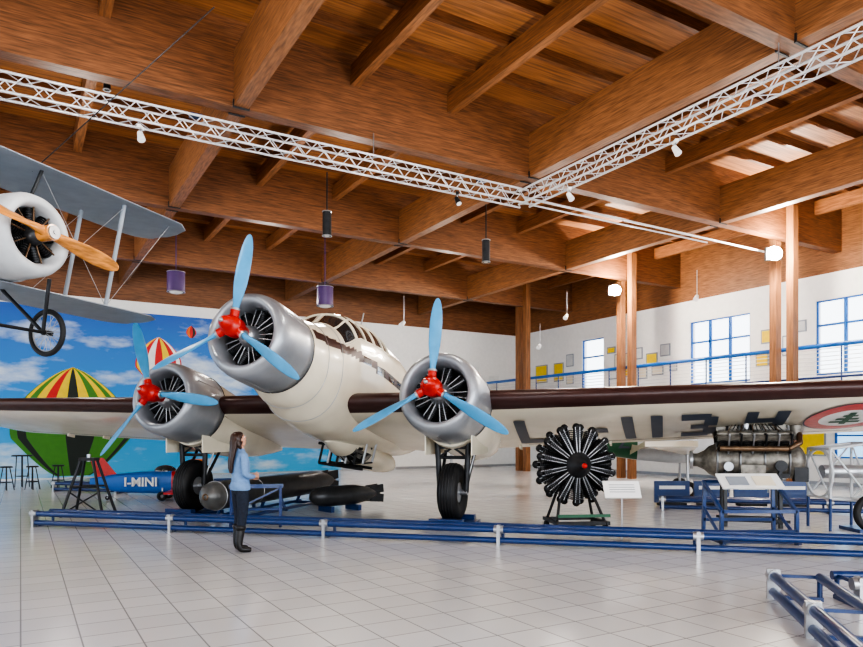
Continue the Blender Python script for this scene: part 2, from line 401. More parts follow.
cells([(3.60,T,3.81,Bm),(3.81,Bm-h,4.28,Bm)],-.35)
cells([(4.95,.46,5.32,.46+h)],0)
cells([(5.60,T,5.80,Bm),(6.10,T,6.30,Bm)],.05)
cells([(6.62,T,7.1,T+h),(7.0,T+.06,7.22,.50),(6.78,.47,7.08,.59),(7.0,.56,7.22,Bm-.06),(6.62,Bm-h,7.1,Bm)],.1)
# arabic-style numeral stroke: short bar and long tail
cells([(7.66,T,7.84,T+.26),(7.84,T+.15,8.12,T+.26),(8.12,T,8.32,.60)],.1); cells([(8.05,.56,8.2,Bm)],.6)
def ringmark(u,x,r0,r1,m,dz=0,n=40):
    c=lew(u)[2]; vs=[];fs=[]
    for i in range(n):
        a=2*math.pi*i/n
        for r in (r0,r1):
            p=mk(u+r*math.cos(a)*.8,x+r*math.sin(a)/c*1.15); p.z-=dz; vs.append(p)
    for i in range(n): fs.append((2*i,2*i+1,(2*i+3)%(2*n),(2*i+2)%(2*n)))
    b.add(vs,fs,m)
for k in range(6): ringmark(9.25,.47,k*.13 if k else .005,(k+1)*.13,red if k>=4 else whp)
for (a0,a1,a2,a3) in ((9.2,.30,9.3,.62),(9.02,.52,9.48,.57),(9.08,.44,9.42,.49),(9.14,.36,9.36,.40)):
    vs=[]
    for j in range(5):
        x=a1+(a3-a1)*j/4
        for u in (a0,a2):
            p=mk(u,x); p.z-=.008; vs.append(p)
    b.add(vs,[(2*j,2*j+1,2*j+3,2*j+2) for j in range(4)],green)
ringmark(9.25,.47,.78,.81,ink)
b.done(AC)
b=MB('tail'); 
def slab(b,pts,th,m,up):
    up=Vector(up); n=len(pts); vs=[Vector(p)+up*th/2 for p in pts]+[Vector(p)-up*th/2 for p in pts]
    b.add(vs,[tuple(range(n)),tuple(range(2*n-1,n-1,-1))]+[(i,n+i,n+(i+1)%n,(i+1)%n) for i in range(n)],m)
slab(b,[(0,12.2,.7),(0,13.1,1.9),(0,13.5,2.25),(0,14.1,2.3),(0,14.6,1.9),(0,14.6,.5)],.12,cream,(1,0,0))
for sg in (1,-1): slab(b,[(0,12.3,.7),(sg*3.0,12.9,.72),(sg*3.5,13.3,.72),(sg*3.4,13.9,.72),(0,14.3,.7)],.1,cream,(0,0,1))
b.done(AC)
def engine(idx,o,ang,nac):
    o=Vector(o)
    b=MB('engine_cowling_%d'%idx)
    b.lathe([(.49,1.25),(.49,.6),(.495,.42),(.52,.33),(.56,.28),(.61,.285),(.66,.33),(.695,.42),(.715,.56),(.72,.75),(.72,1.15),(.70,1.38),(.66,1.38)],o,(0,1,0),greym,64)
    b.torus(o+Vector((0,1.36,0)),(0,1,0),.70,.012,darkm,48,6)
    b.lathe([(0,1.05),(.49,1.05)],o,(0,1,0),eng,24)
    for i in range(3):
        a=2*math.pi*(i+.25)/3; d=Vector((math.cos(a),0,math.sin(a))); b.cyl(o+d*.7215+Vector((0,.5,0)),o+d*.7215+Vector((0,1.3,0)),.006,steel,n=6)
    b.done(AC)
    b=MB('radial_engine_%d'%idx)
    b.lathe([(0,.30),(.10,.31),(.15,.38),(.18,.5),(.21,.6),(.21,.95)],o,(0,1,0),steel,24)
    for i in range(9):
        a=2*math.pi*i/9+.2; d=Vector((math.sin(a),0,math.cos(a))); c0=o+Vector((0,.68,0))
        b.cyl(c0+d*.18,c0+d*.475,.07,eng,n=12)
        for k in range(8): b.cyl(c0+d*(.235+k*.03),c0+d*(.247+k*.03),.115,fin,n=16)
        b.sph(c0+d*.455,.08,fin,n=10,k=6)
        s=Vector((math.cos(a),0,-math.sin(a)))
        for q in (-1,1): b.cyl(o+Vector((0,.50,0))+d*.16+s*.03*q,o+Vector((0,.54,0))+d*.46+s*.055*q,.010,steel,n=6)
    b.done(AC)
    b=MB('propeller_%d'%idx)
    b.lathe([(0,-.30),(.045,-.285),(.085,-.24),(.11,-.17),(.12,-.10),(.155,-.09),(.165,.0),(.16,.12),(.12,.15),(.10,.34)],o,(0,1,0),red,28)
    b.lathe([(0,-.335),(.03,-.33),(.035,-.29)],o,(0,1,0),steel,12)
    for k in range(3):
        a=math.radians(ang+120*k); d=Vector((math.sin(a),0,math.cos(a))); tg=Vector((math.cos(a),0,-math.sin(a))); ax=Vector((0,1,0))
        b.cyl(o+d*.12,o+d*.25,.07,red,n=16); b.cyl(o+d*.25,o+d*.28,.078,steel,n=16)
        rings=[]
        for r,ch,th,pt in ((.26,.10,.09,60),(.36,.11,.08,56),(.50,.16,.05,46),(.7,.205,.036,38),(.9,.215,.028,32),(1.1,.205,.022,28),(1.28,.175,.016,25),(1.40,.13,.012,23),(1.47,.08,.008,22),(1.50,.03,.004,22)):
            be=math.radians(pt); cd=tg*math.cos(be)+ax*math.sin(be); td=ax*math.cos(be)-tg*math.sin(be); rg=[]
            for i in range(14):
                t_=2*math.pi*i/14; rg.append(o+d*r+cd*(ch/2*math.cos(t_))+td*(th/2*math.sin(t_)))
            rings.append(rg)
        b.loft(rings,blueb,True)
    b.done(AC)
    if nac:
        b=MB('nacelle_%d'%idx); rings=[]
        for z,r,dw in ((1.3,.67,0),(1.6,.69,-.02),(2.2,.66,-.06),(3,.56,-.10),(3.8,.40,-.12),(4.5,.2,-.15),(4.9,.04,-.2)):
            rings.append([o+Vector((r*.95*math.cos(a),z,dw+r*(1.0 if math.sin(a)>0 else 1.12)*math.sin(a))) for a in [2*math.pi*i/32 for i in range(32)]])
        b.loft(rings,cream,True)
        b.done(AC)
E=1.61; EW=-.583
engine(1,(0,0,0),5,False); engine(2,(2.72,E,EW),1,True); engine(3,(-2.72,E,EW),98,True)
for k,sg in enumerate((1,-1)):
    hub=AM@Vector((sg*2.72,E+1.75,EW-.45)); R0=.52; cz=R0+.10
    b=MB('landing_gear_%d'%(k+1),AMi)
    fw=Vector((-math.sin(TH),-math.cos(TH),0)); sd=Vector((math.cos(TH),-math.sin(TH),0))
    wc=Vector((hub.x,hub.y,cz))+fw*.35
    prof=[(.18,-.12),(.24,-.135),(.32,-.17),(.42,-.175),(.49,-.13),(.52,-.06),(.52,.06),(.49,.13),(.42,.175),(.32,.17),(.24,.135),(.18,.12)]
    b.lathe(prof,wc,sd,black,36)
    for z in (-.1,-.05,0,.05,.1): b.torus(wc+sd*z,sd,.515 if abs(z)<.06 else .50,.012,darkm,36,6)
    b.lathe([(0,-.13),(.1,-.13),(.2,-.1),(.22,-.12)],wc,sd,steel,24); b.lathe([(0,.13),(.1,.13),(.2,.1),(.22,.12)],wc,sd,steel,24)
    for q in (-.24,.24):
        b.cyl(wc+sd*q,Vector((hub.x,hub.y,1.95))+sd*q*1.3+fw*.35,.05,darkm); b.cyl(wc+sd*q+Vector((0,0,.05)),Vector((hub.x,hub.y,1.9))+sd*q*1.3-fw*.6,.03,darkm)
    b.cyl(wc-sd*.27,wc+sd*.27,.05,steel)
    for z in (.62,.8): b.cyl(wc+sd*-.28+Vector((0,0,z)),wc+sd*.28+Vector((0,0,z)),.03,darkm)
    b.cyl(wc+sd*-.26+Vector((0,0,.62)),wc+sd*.28+Vector((0,0,1.0)),.02,darkm); b.cyl(wc+sd*.26+Vector((0,0,.62)),wc+sd*-.28+Vector((0,0,1.0)),.02,darkm)
    for q in (-.42,.42):
        P=Vector((hub.x,hub.y,1.60))+sd*q+fw*.1; b.beam(P+fw*.55,P-fw*.65,.02,.62,cream)
        b.cyl(P,wc+sd*q*.5,.015,steel,n=6)
    b.box(wc+Vector((0,0,-cz+.05)),(.8,.9,.10),bluer,Matrix.Rotation(-TH,3,'Z'))
    for q in (-1,1):
        b.beam(wc+fw*.42*q+Vector((0,0,-cz+.09))-sd*.3,wc+fw*.42*q+Vector((0,0,-cz+.09))+sd*.3,.14,.2,bluer)
    b.done(AC)
b=MB('bomb_rack',AMi); fw=Vector((-math.sin(TH),-math.cos(TH),0)); sd=Vector((math.cos(TH),-math.sin(TH),0)); P=Vector((-1.75,15.0,1.05))
for q in (0,.5):
    for z in (0,.42): b.cyl(P+sd*-.5+fw*q+Vector((0,0,z)),P+sd*.5+fw*q+Vector((0,0,z-.12)),.03,eng)
for i in range(6):
    for q in (0,.5): b.cyl(P+sd*(-.5+.2*i)+fw*q+Vector((0,0,0)),P+sd*(-.4+.2*i)+fw*q+Vector((0,0,.40)),.025,steel if i%2 else eng)
    b.cyl(P+sd*(-.5+.2*i)+Vector((0,0,0)),P+sd*(-.5+.2*i)+fw*.5,.02,eng)
for i in (-.45,.45):
    b.cyl(P+sd*i+Vector((0,0,.3)),P+sd*i+Vector((0,0,.9)),.03,eng)
b.done(AC)
b=MB('tail_wheel',AMi); P=AM@Vector((0,12.4,.15)); 
b.torus((P.x,P.y,.2),(.95,-.3,0),.13,.07,black); b.cyl((P.x,P.y,.2),(P.x,P.y,P.z+.1),.04,steel); b.cyl((P.x-.1,P.y+.03,.2),(P.x+.1,P.y-.03,.2),.03,steel); b.done(AC)

# ---------------- torpedo ----------------
torm=mat('torpedo_grey',(.05,.052,.056),.35,metal=.4,var=.2); tnose=mat('torpedo_nose',(.13,.13,.125),.35,metal=.3,var=.2)
b=MB('torpedo_on_cradle'); P0_=Vector((-4.15,12.75,.50)); d=Vector((.30,.954,0))
b.lathe([(0,0),(.09,.01),(.18,.06),(.245,.15),(.27,.30)],P0_,d,tnose,28)
b.lathe([(.27,.30),(.27,4.2),(.23,4.7),(.13,5.2),(.04,5.5),(0,5.5)],P0_,d,torm,28)
b.torus(P0_+d*.3,d,.27,.012,steel); b.torus(P0_+d*1.6,d,.27,.01,steel); b.torus(P0_,d,.05,.015,brass)
s_=Vector((d.y,-d.x,0))
for t_ in (.8,2.4,4.0):
    C=P0_+d*t_
    for sg in (-1,1): b.cyl(C+s_*.3*sg-Vector((0,0,.46)),C+s_*.18*sg-Vector((0,0,.2)),.035,bluer); 
    b.cyl(C-s_*.35-Vector((0,0,.46)),C+s_*.35-Vector((0,0,.46)),.035,bluer)
for sg in (-1,1): b.cyl(P0_+d*.6+s_*.3*sg-Vector((0,0,.44)),P0_+d*4.2+s_*.3*sg-Vector((0,0,.44)),.035,bluer)
for a in range(4):
    an=a*math.pi/2+.8; q=s_*math.cos(an)+Vector((0,0,1))*math.sin(an); b.beam(P0_+d*4.9+q*.15,P0_+d*5.4+q*.2,.01,.22,darkm)
b.done()
b=MB('aerial_bomb'); P=Vector((-2.55,14.6,.33)); d=Vector((.75,.66,0))
b.lathe([(0,0),(.08,.02),(.17,.12),(.22,.35),(.22,1.1),(.15,1.5),(.07,1.8),(0,1.8)],P,d,torm,24)
for a in range(4):
    an=a*math.pi/2+.8; s2=Vector((d.y,-d.x,0)); q=s2*math.cos(an)+Vector((0,0,1))*math.sin(an); b.beam(P+d*1.5+q*.12,P+d*1.85+q*.16,.01,.18,darkm)
s2=Vector((d.y,-d.x,0))
for t_ in (.4,1.1): b.beam(P+d*t_-s2*.25-Vector((0,0,.27)),P+d*t_+s2*.25-Vector((0,0,.27)),.08,.12,bluer)
b.done()
# ---------------- biplane ----------------
TB=math.radians(-70)
BM=Matrix.Translation((-5.24,9.5,4.40))@Matrix.Rotation(-TB,4,'Z')@Matrix.Rotation(math.radians(.5),4,'Y')
BP=empty('suspended_biplane',BM)
b=MB('biplane_fuselage')
b.lathe([(.38,.62),(.38,.3),(.41,.19),(.46,.16),(.53,.20),(.57,.30),(.58,.5),(.58,.9)],(0,0,0),(0,1,0),fabric2,40)
b.lathe([(0,.55),(.4,.55)],(0,0,0),(0,1,0),eng,24)
for i in range(9):
    a=2*math.pi*i/9; dd=Vector((math.sin(a),0,math.cos(a))); c0=Vector((0,.36,0)); b.cyl(c0+dd*.1,c0+dd*.42,.055,eng,n=10)
    for k in range(6): b.cyl(c0+dd*(.17+k*.035),c0+dd*(.18+k*.035),.08,fin,n=12)
    b.cyl(Vector((0,.27,0))+dd*.1,Vector((0,.27,0))+dd*.42,.012,brass,n=6)
b.lathe([(0,.1),(.12,.12),(.15,.3),(.15,.5)],(0,0,0),(0,1,0),fin,20)
rings=[]
for v,hw,tp,bt in ((.88,.57,.57,-.57),(1.3,.52,.56,-.58),(2.2,.46,.52,-.55),(3.5,.34,.42,-.42),(5,.18,.3,-.2),(5.9,.04,.2,0)):
    rings.append([(hw*math.copysign(abs(math.cos(a))**.7,math.cos(a)),v,(tp+bt)/2+(tp-bt)/2*math.copysign(abs(math.sin(a))**.7,math.sin(a))) for a in [2*math.pi*i/28 for i in range(28)]])
b.loft(rings,fabric,True)
slab(b,[(0,5.0,.2),(0,5.6,.9),(0,6.2,.8),(0,6.2,.05)],.04,fabric,(1,0,0)); slab(b,[(-1.3,5.4,.2),(-1,5.0,.2),(1,5.0,.2),(1.3,5.4,.2),(1.2,5.9,.2),(-1.2,5.9,.2)],.04,fabric,(0,0,1))
b.done(BP)
b=MB('biplane_propeller')
b.cyl((0,-.10,0),(0,.12,0),.11,wprop,n=20); b.cyl((0,-.125,0),(0,-.10,0),.09,steel,n=20); b.cyl((0,-.14,0),(0,.4,0),.03,steel)
ang=math.radians(99)
for k in (0,1):
    a=ang+math.pi*k; dd=Vector((math.sin(a),0,math.cos(a))); tg=Vector((math.cos(a),0,-math.sin(a))); ax=Vector((0,1,0)); rings=[]
    for r,ch,th,pt in ((.03,.14,.15,60),(.15,.15,.12,58),(.35,.19,.07,50),(.6,.23,.045,42),(.85,.24,.032,35),(1.05,.21,.024,30),(1.2,.15,.016,26),(1.27,.06,.008,25)):
        be=math.radians(pt); cd=tg*math.cos(be)+ax*math.sin(be); td=ax*math.cos(be)-tg*math.sin(be)
        rings.append([dd*r+cd*(ch/2*math.cos(x))+td*(th/2*math.sin(x)) for x in [2*math.pi*i/14 for i in range(14)]])
    b.loft(rings,wprop,True)
b.done(BP)
b=MB('biplane_wings')
def bw(w,v0,span,ch,m,dih):
    xs=[(1-math.cos(math.pi*i/14))/2 for i in range(15)]
    for sg in (1,-1):
        rings=[]
        for u in (0,span*.3,span*.6,span*.85,span*.94,span*.985,span):
            k=1 if u<span*.9 else math.sqrt(max(.01,1-((u-span*.85)/(span*.155))**2)); c=ch*k; vv0=v0+(ch-c)*.75
            f=lambda x,s:(sg*u,vv0+c*x,w+dih*u+c*(.05*(1-(2*x-1)**2)+s*.03*math.sqrt(x)*(1-x)*2))
            rings.append([f(x,1) for x in reversed(xs)]+[f(x,-1) for x in xs[1:-1]])
        b.loft(rings,m,True)
bw(1.12,.45,3.8,1.45,fabric,0.0); bw(-.62,.75,3.3,1.25,fabric,.0)
for sg in (1,-1):
    for v in (.7,1.65):
        b.cyl((sg*1.9,v+.2,-.6),(sg*2.1,v,1.15),.035,fabric); b.cyl((sg*.35,v+.2,.45),(sg*.5,v,1.14),.025,darkm)
    for (a,c) in (((sg*.5,.7,1.1),(sg*1.9,.9,-.6)),((sg*2.1,.7,1.1),(sg*.5,.9,-.6)),((sg*2.1,1.65,1.1),(sg*.5,1.8,-.6)),((sg*3.3,.8,1.15),(sg*1.9,.9,-.6))): b.cyl(a,c,.005,steel,n=5)
b.done(BP)
b=MB('biplane_undercarriage')
for sg in (1,-1):
    c=Vector((sg*.62,.72,-1.24)); b.torus(c,(1,0,0),.315,.04,black,36,10); b.torus(c,(1,0,0),.275,.012,steel,36,6); b.cyl(c-Vector((.08,0,0)),c+Vector((.08,0,0)),.04,darkm)
    for i in range(24):
        a=2*math.pi*i/24; b.cyl(c+Vector((.05 if i%2 else -.05,0,0)),c+Vector((0,.28*math.cos(a),.28*math.sin(a))),.005,steel,n=4,caps=False)
    for v in (.45,1.5): b.cyl((sg*.42,v,-.5),(sg*.55,.72,-1.24),.028,darkm)
b.cyl((-.7,.72,-1.24),(.7,.72,-1.24),.025,darkm)
b.done(BP)
b=MB('suspension_cables',BM.inverted())
for (u,v,top) in ((.5,.9,Vector((-3.0,9.6,7.55))),(-.5,1.6,Vector((-7.5,10.5,7.6)))):
    b.cyl(BM@Vector((u,v,1.15)),top,.008,darkm,n=6)
b.done(BP)

# ---------------- barriers ----------------
def barrier(name,a,c,posts,sidem=1):
    b=MB(name); a=Vector(a); c=Vector(c); d=(c-a).normalized(); n=Vector((-d.y,d.x,0))*sidem
    for o,z,r in ((0,.075,.045),(0,.235,.05),(.42,.235,.045)): b.cyl(a+n*o+Vector((0,0,z)),c+n*o+Vector((0,0,z)),r,bluer,n=14)
    for i in range(posts):
        p=a+(c-a)*(i/(posts-1))*.985+d*.05
        b.box(p+Vector((0,0,.15)),(.05,.12,.30),steel,Matrix.Rotation(math.atan2(d.y,d.x),3,'Z')); b.cyl(p+Vector((0,0,.235))-d*.07,p+Vector((0,0,.235))+d*.07,.062,steel,n=14)
        b.beam(p+Vector((0,0,.02)),p+n*.45+Vector((0,0,.02)),.05,.04,bluer); b.cyl(p+n*.42,p+n*.42+Vector((0,0,.23)),.025,bluer)
        b.beam(p+Vector((0,0,.235)),p+n*.42+Vector((0,0,.235)),.03,.03,bluer)
    b.done()
barrier('floor_barrier_rail',(-7.15,12.45,0),(9.3,8.2,0),7)
barrier('floor_barrier_rail',(3.98,6.55,0),(6.5,6.35,0),3)
barrier('floor_barrier_rail',(2.72,4.2,0),(3.42,6.95,0),3,-1)
barrier('floor_barrier_rail',(5.0,15.2,0),(11.5,13.6,0),3)
barrier('floor_barrier_rail',(-11,20.2,0),(-4.6,18.2,0),4)

# ---------------- exhibits right ----------------
def radial(name,C,R,nc,faceang):
    b=MB(name); C=Vector(C); Rm=Matrix.Rotation(faceang,3,'Z'); ax=Rm@Vector((0,-1,0)); sx=Rm@Vector((1,0,0)); up=Vector((0,0,1))
    b.lathe([(0,.42),(.05,.41),(.07,.3),(.12,.24),(.2,.18),(.24,.05),(.26,-.3),(0,-.35)],C,ax,darkm,28)
    b.lathe([(0,.45),(.04,.44),(.045,.40),(.03,.38)],C,ax,red,20)
    for row in (0,1):
        for i in range(nc):
            a=2*math.pi*(i+.5*row)/nc; d=sx*math.sin(a)+up*math.cos(a); c0=C-ax*(.22*row); t=sx*math.cos(a)-up*math.sin(a)
            b.cyl(c0+d*.2,c0+d*R*.95,.055,eng,n=10)
            for k in range(11): b.cyl(c0+d*(.24+k*.034),c0+d*(.252+k*.034),.078+.003*k,fin,n=12)
            b.sph(c0+d*R*.95,.07,eng,n=8,k=6)
            for q in (-1,1): b.cyl(c0+ax*.12+d*.2+t*.02*q,c0+ax*.06+d*R*.95+t*.04*q,.008,steel,n=6)
    b.torus(C-ax*.36,ax,.38,.06,darkm,28,8)
    B0=Vector((C.x,C.y,0))
    for s in (-1,1):
        for f in (-.35,.25):
            b.cyl(B0+sx*.42*s+ax*f+up*.16,C+sx*.2*s-ax*.15-up*.2,.025,darkm); b.cyl(B0+sx*.42*s+ax*f+up*.07-sx*.03,B0+sx*.42*s+ax*f+up*.07+sx*.03,.07,black)
        b.beam(B0+sx*.42*s+ax*.4+up*.17,B0+sx*.42*s-ax*.5+up*.17,.06,.06,darkm)
    for f in (-.4,.35): b.beam(B0-sx*.45+ax*f+up*.17,B0+sx*.45+ax*f+up*.17,.06,.06,darkm)
    b.beam(B0-sx*.45+ax*.4+up*.3,B0+sx*.45+ax*.4+up*.3,.02,.05,green)
    b.done()
radial('radial_engine_exhibit',(2.48,11.9,1.13),.68,14,.12)
def signstand(name,x,y,z,w,h):
    b=MB(name); b.cyl((x,y,0),(x,y,z-.1),.012,steel); b.cyl((x,y,0),(x,y,.015),.13,steel,n=24); R=Matrix.Rotation(math.radians(-35),3,'X'); b.box((x,y,z),(w,.02,h),paper,R)
    b.box((x,y-.008,z),(w*.98,.012,h*.96),white,R)
    for i in range(4): b.box(Vector((x,y,z))+R@Vector((0,-.016,.25*h-i*.14*h)),(w*.7,.003,.006),ink,R)
    b.done()
signstand('information_sign',2.93,10.7,.80,.56,.30)
b=MB('blue_display_stand'); X,Y=4.88,10.7; w=.56; dp=.35
for s in (-1,1):
    b.beam((X+s*w,Y-dp,.0),(X+s*w,Y-dp,.52),.05,.05,bluer); b.beam((X+s*w,Y+dp,.0),(X+s*(w-.02),Y+dp,.92),.05,.05,bluer); b.beam((X+s*w,Y-dp,.5),(X+s*w,Y+dp,.90),.05,.05,bluer)
    b.beam((X+s*w,Y-dp-.1,.05),(X+s*w,Y+dp+.1,.05),.05,.06,bluer); b.beam((X+s*w,Y-dp,.1),(X+s*w,Y+dp,.5),.035,.035,bluer)
for y,z in ((Y-dp,.5),(Y+dp,.9),(Y+dp,.3),(Y-dp,.2),(Y-dp,.05)): b.beam((X-w,y,z),(X+w,y,z),.05,.05,bluer)
R=Matrix.Rotation(math.radians(-55),3,'X'); b.box((X,Y-.05,.93),(.95,.02,.36),paper,R); b.beam((X-.3,Y,.75),(X-.3,Y-.05,.9),.02,.02,steel); b.beam((X+.3,Y,.75),(X+.3,Y-.05,.9),.02,.02,steel)
b.box((X-.2,Y-.065,.94),(.3,.012,.2),fabric,R); b.box((X+.2,Y-.065,.94),(.3,.012,.22),cream,R)
b.done()
castm=mat('cast_engine_metal',(.19,.175,.15),.42,metal=.45,var=.5,scale=9)
b=MB('inline_engine_exhibit'); X,Y,Z=5.78,12.6,1.2; R=Matrix.Rotation(-.3,3,'Z')
def q(x,y,z): return Vector((X,Y,Z))+R@Vector((x,y,z))
b.cyl(q(-.6,0,-.02),q(.62,0,-.02),.30,castm,n=28); b.sph(q(.66,0,-.02),.32,castm,sc=(.7,1,1)); b.lathe([(.30,0),(.26,.1),(.18,.18),(.12,.3),(.12,.38),(0,.38)],q(-.6,0,-.02),R@Vector((-1,0,0)),castm,24); b.cyl(q(-.98,0,-.02),q(-1.03,0,-.02),.17,steel,n=20)
for x in (-.58,-.2,.2,.6): b.torus(q(x,0,-.02),R@Vector((1,0,0)),.305,.02,steel,28,6)
b.cyl(q(-.4,-.12,-.38),q(.4,-.12,-.38),.09,darkm,n=14); b.box(q(.0,-.33,-.18),(.4,.1,.18),castm,R); b.cyl(q(.45,-.38,-.1),q(.45,-.2,-.1),.1,darkm,n=16); b.cyl(q(-.4,-.38,-.12),q(-.4,-.2,-.12),.08,steel,n=16)
for i in range(6):
    x=-.5+i*.2
    for s in (-1,0,1):
        d=Vector((0,math.sin(s*.75),math.cos(s*.75))); a=q(x,0,0)+(R@d)*.24; c=q(x,0,0)+(R@d)*.58
        b.cyl(a,c,.07,castm,n=14)
        for k in range(7): P=a+(c-a)*(.12+k*.12); b.cyl(P,P+(c-a).normalized()*.012,.092,fin,n=14)
        b.box(c,(.17,.15,.12),castm,R@Matrix.Rotation(-s*.75,3,'X'))
        b.tube([c+R@Vector((.05,0,.05)),c+R@Vector((.1,-.12,.02)),q(x+.1,-.3,.12)],.018,steel if (i+s)%2 else darkm,n=6)
for s in (-1,0,1):
    d=R@Vector((0,math.sin(s*.75),math.cos(s*.75))); b.cyl(q(-.6,0,0)+d*.63,q(.62,0,0)+d*.63,.035,castm)
b.tube([q(-.55,-.42,.2),q(.55,-.42,.2),q(.75,-.3,.3),q(.8,0,.45)],.05,brass,n=10)
b.cyl(q(.75,.1,.35),q(.75,.1,.62),.12,castm,n=16); b.box(q(.78,-.2,-.25),(.22,.2,.25),darkm,R); b.cyl(q(-.1,-.2,.55),q(-.1,-.2,.72),.06,steel)
for i in range(14): b.tube([q(-.6+.09*i,-.30,.15),q(-.52+.09*i,-.38,.35),q(-.3+.05*i,-.2,.66)],.009,black if i%3 else brass,n=5)
for x in (-.45,.45):
    for s in (-.3,.3): b.beam(q(x,s,-Z),q(x,s*.7,-.15),.06,.06,darkm)
    b.beam(q(x,-.33,-Z+.1),q(x,.33,-Z+.1),.06,.06,darkm)
for s in (-.24,.24): b.beam(q(-.55,s,-.28),q(.6,s,-.28),.06,.08,darkm); b.beam(q(-.55,s*1.25,-Z+.12),q(.6,s*1.25,-Z+.12),.05,.05,darkm)
b.done()
b=MB('tubular_engine_frame'); X,Y=7.45,12.2
A=[Vector((X+dx,Y+dy,z)) for dx,dy,z in ((-.65,-.35,.55),(-.65,.35,.55),(-.65,.35,1.4),(-.65,-.35,1.4),(.1,-.3,.5),(.1,.3,.5),(.1,.3,1.5),(.1,-.3,1.5),(.8,-.2,.7),(.8,.2,.7),(.8,.2,1.35),(.8,-.2,1.35))]
for k in (0,4,8):
    for i in range(4): b.cyl(A[k+i],A[k+(i+1)%4],.022,fabric2)
    b.cyl(A[k],A[k+2],.015,fabric2)
for k in (0,4):
    for i in range(4): b.cyl(A[k+i],A[k+4+i],.022,fabric2); b.cyl(A[k+i],A[k+4+(i+1)%4],.016,fabric2)
b.torus(A[0].lerp(A[2],.5)-Vector((.0,0,0)),(1,0,0),.42,.025,fabric2); b.torus((X+.45,Y,.95),(1,0,0),.3,.05,darkm)
b.cyl((X-.6,Y,1),(X+.8,Y,1),.12,steel); b.torus((X-.05,Y-.55,.33),(0,1,0),.27,.06,black)
for i in (0,1,4,5): b.cyl(A[i],(A[i].x,A[i].y,0),.025,bluer)
b.beam((X-.05,Y-.6,.03),(X-.05,Y-.0,.03),.5,.06,bluer); b.cyl((X-.05,Y-.55,.33),(X+.1,Y-.3,.5),.02,steel)
b.done()
LM=Matrix.Translation((5.9,18.6,1.35))@Matrix.Rotation(math.radians(-12),4,'Z')
LA=empty('light_aircraft',LM)
b=MB('light_fuselage'); rings=[]
for x,hw,tp,bt in ((-3.2,.04,.12,0),(-2.6,.12,.2,-.1),(-1.5,.25,.35,-.22),(-.4,.4,.6,-.38),(.4,.45,.68,-.45),(1.1,.42,.42,-.45),(1.9,.36,.3,-.38),(2.15,.2,.16,-.24)):
    rings.append([(x,hw*math.cos(a),(tp+bt)/2+(tp-bt)/2*math.sin(a)) for a in [2*math.pi*i/28 for i in range(28)]])
b.loft(rings,fabric2,True,lambda j,i: glass if (j in (3,4) and 2<=i<=11) else (green if (j in (1,2) and 6<i<20) else fabric2))
slab(b,[(-3.2,0,.05),(-3.4,0,.9),(-2.9,0,1.0),(-2.4,0,.2)],.05,green,(0,1,0)); slab(b,[(-3.3,-1.1,.12),(-2.7,-1.1,.12),(-2.4,0,.12),(-2.7,1.1,.12),(-3.3,1.1,.12)],.04,fabric2,(0,0,1))
slab(b,[(-.5,-3.6,.1),(.6,-3.6,.1),(.9,0,-.2),(.9,3.6,.1),(-.6,3.6,.1),(-.6,0,-.2)],.12,cream,(0,0,1))
b.cyl((2.1,0,-.04),(2.4,0,-.04),.09,red); b.beam((2.3,-.75,-.3),(2.3,.75,.22),.04,.12,darkm)
for s in (-1,1): b.cyl((.8,.6*s,-.1),(.8,.75*s,-1.05),.035,steel); b.torus((.8,.8*s,-1.12),(0,1,0),.17,.06,black)
b.cyl((-2.6,0,-.05),(-2.7,0,-1.2),.03,steel); b.torus((-2.72,0,-1.22),(0,1,0),.08,.045,black)
b.done(LA)
text('registration','Z',.45,Matrix.Translation((-.75,-.385,.08))@Matrix.Rotation(math.radians(90),4,'X'),ink,LA)
b=MB('blue_display_panels')
for i in range(4):
    x=5.6+i*.9; y=15.3-.06*i; b.box((x,y+.9,.32),(.82,.05,.5),bluer); b.box((x,y+.87,.42),(.6,.01,.08),paper); b.box((x,y+.9,.03),(.6,.3,.06),darkm)
b.done()

# ---------------- exhibits left ----------------
MM=Matrix.Translation((-7.05,17.6,.42))@Matrix.Rotation(math.radians(8),4,'Z')
MI=empty('miniature_aircraft',MM)
b=MB('mini_fuselage'); rings=[]
for x,hw,tp,bt in ((-1.5,.05,.14,-.02),(-.9,.16,.24,-.20),(-.2,.24,.30,-.24),(.5,.27,.32,-.26),(1.0,.2,.2,-.2),(1.25,.06,.05,-.08)):
    rings.append([(x,hw*math.copysign(abs(math.cos(a))**.5,math.cos(a)),(tp+bt)/2+(tp-bt)/2*math.copysign(abs(math.sin(a))**.5,math.sin(a))) for a in [2*math.pi*i/28 for i in range(28)]])
b.loft(rings,blue2,True,lambda j,i: red if (j>=3 or i in (20,21,22)) else blue2)
slab(b,[(-1.35,0,.05),(-1.5,0,.62),(-1.2,0,.65),(-.85,0,.2)],.04,red,(0,1,0)); slab(b,[(.5,-1.1,-.18),(.85,-1.1,-.18),(.95,0,-.2),(.85,1.4,-.15),(.5,1.4,-.15)],.05,red,(0,0,1))
b.sph((.3,0,.3),.2,glass,sc=(1.4,.9,.8)); b.cyl((1.22,0,0),(1.4,0,0),.06,steel); b.beam((1.34,0,-.3),(1.34,0,.3),.03,.08,whp)
for s in (-1,1): b.cyl((.3,.3*s,-.1),(.3,.35*s,-.3),.02,steel); b.torus((.3,.38*s,-.30),(0,1,0),.08,.04,black)
b.cyl((-1.0,0,-.05),(-1.1,0,-.35),.02,steel); b.torus((-1.1,0,-.36),(0,1,0),.035,.022,black)
b.done(MI)
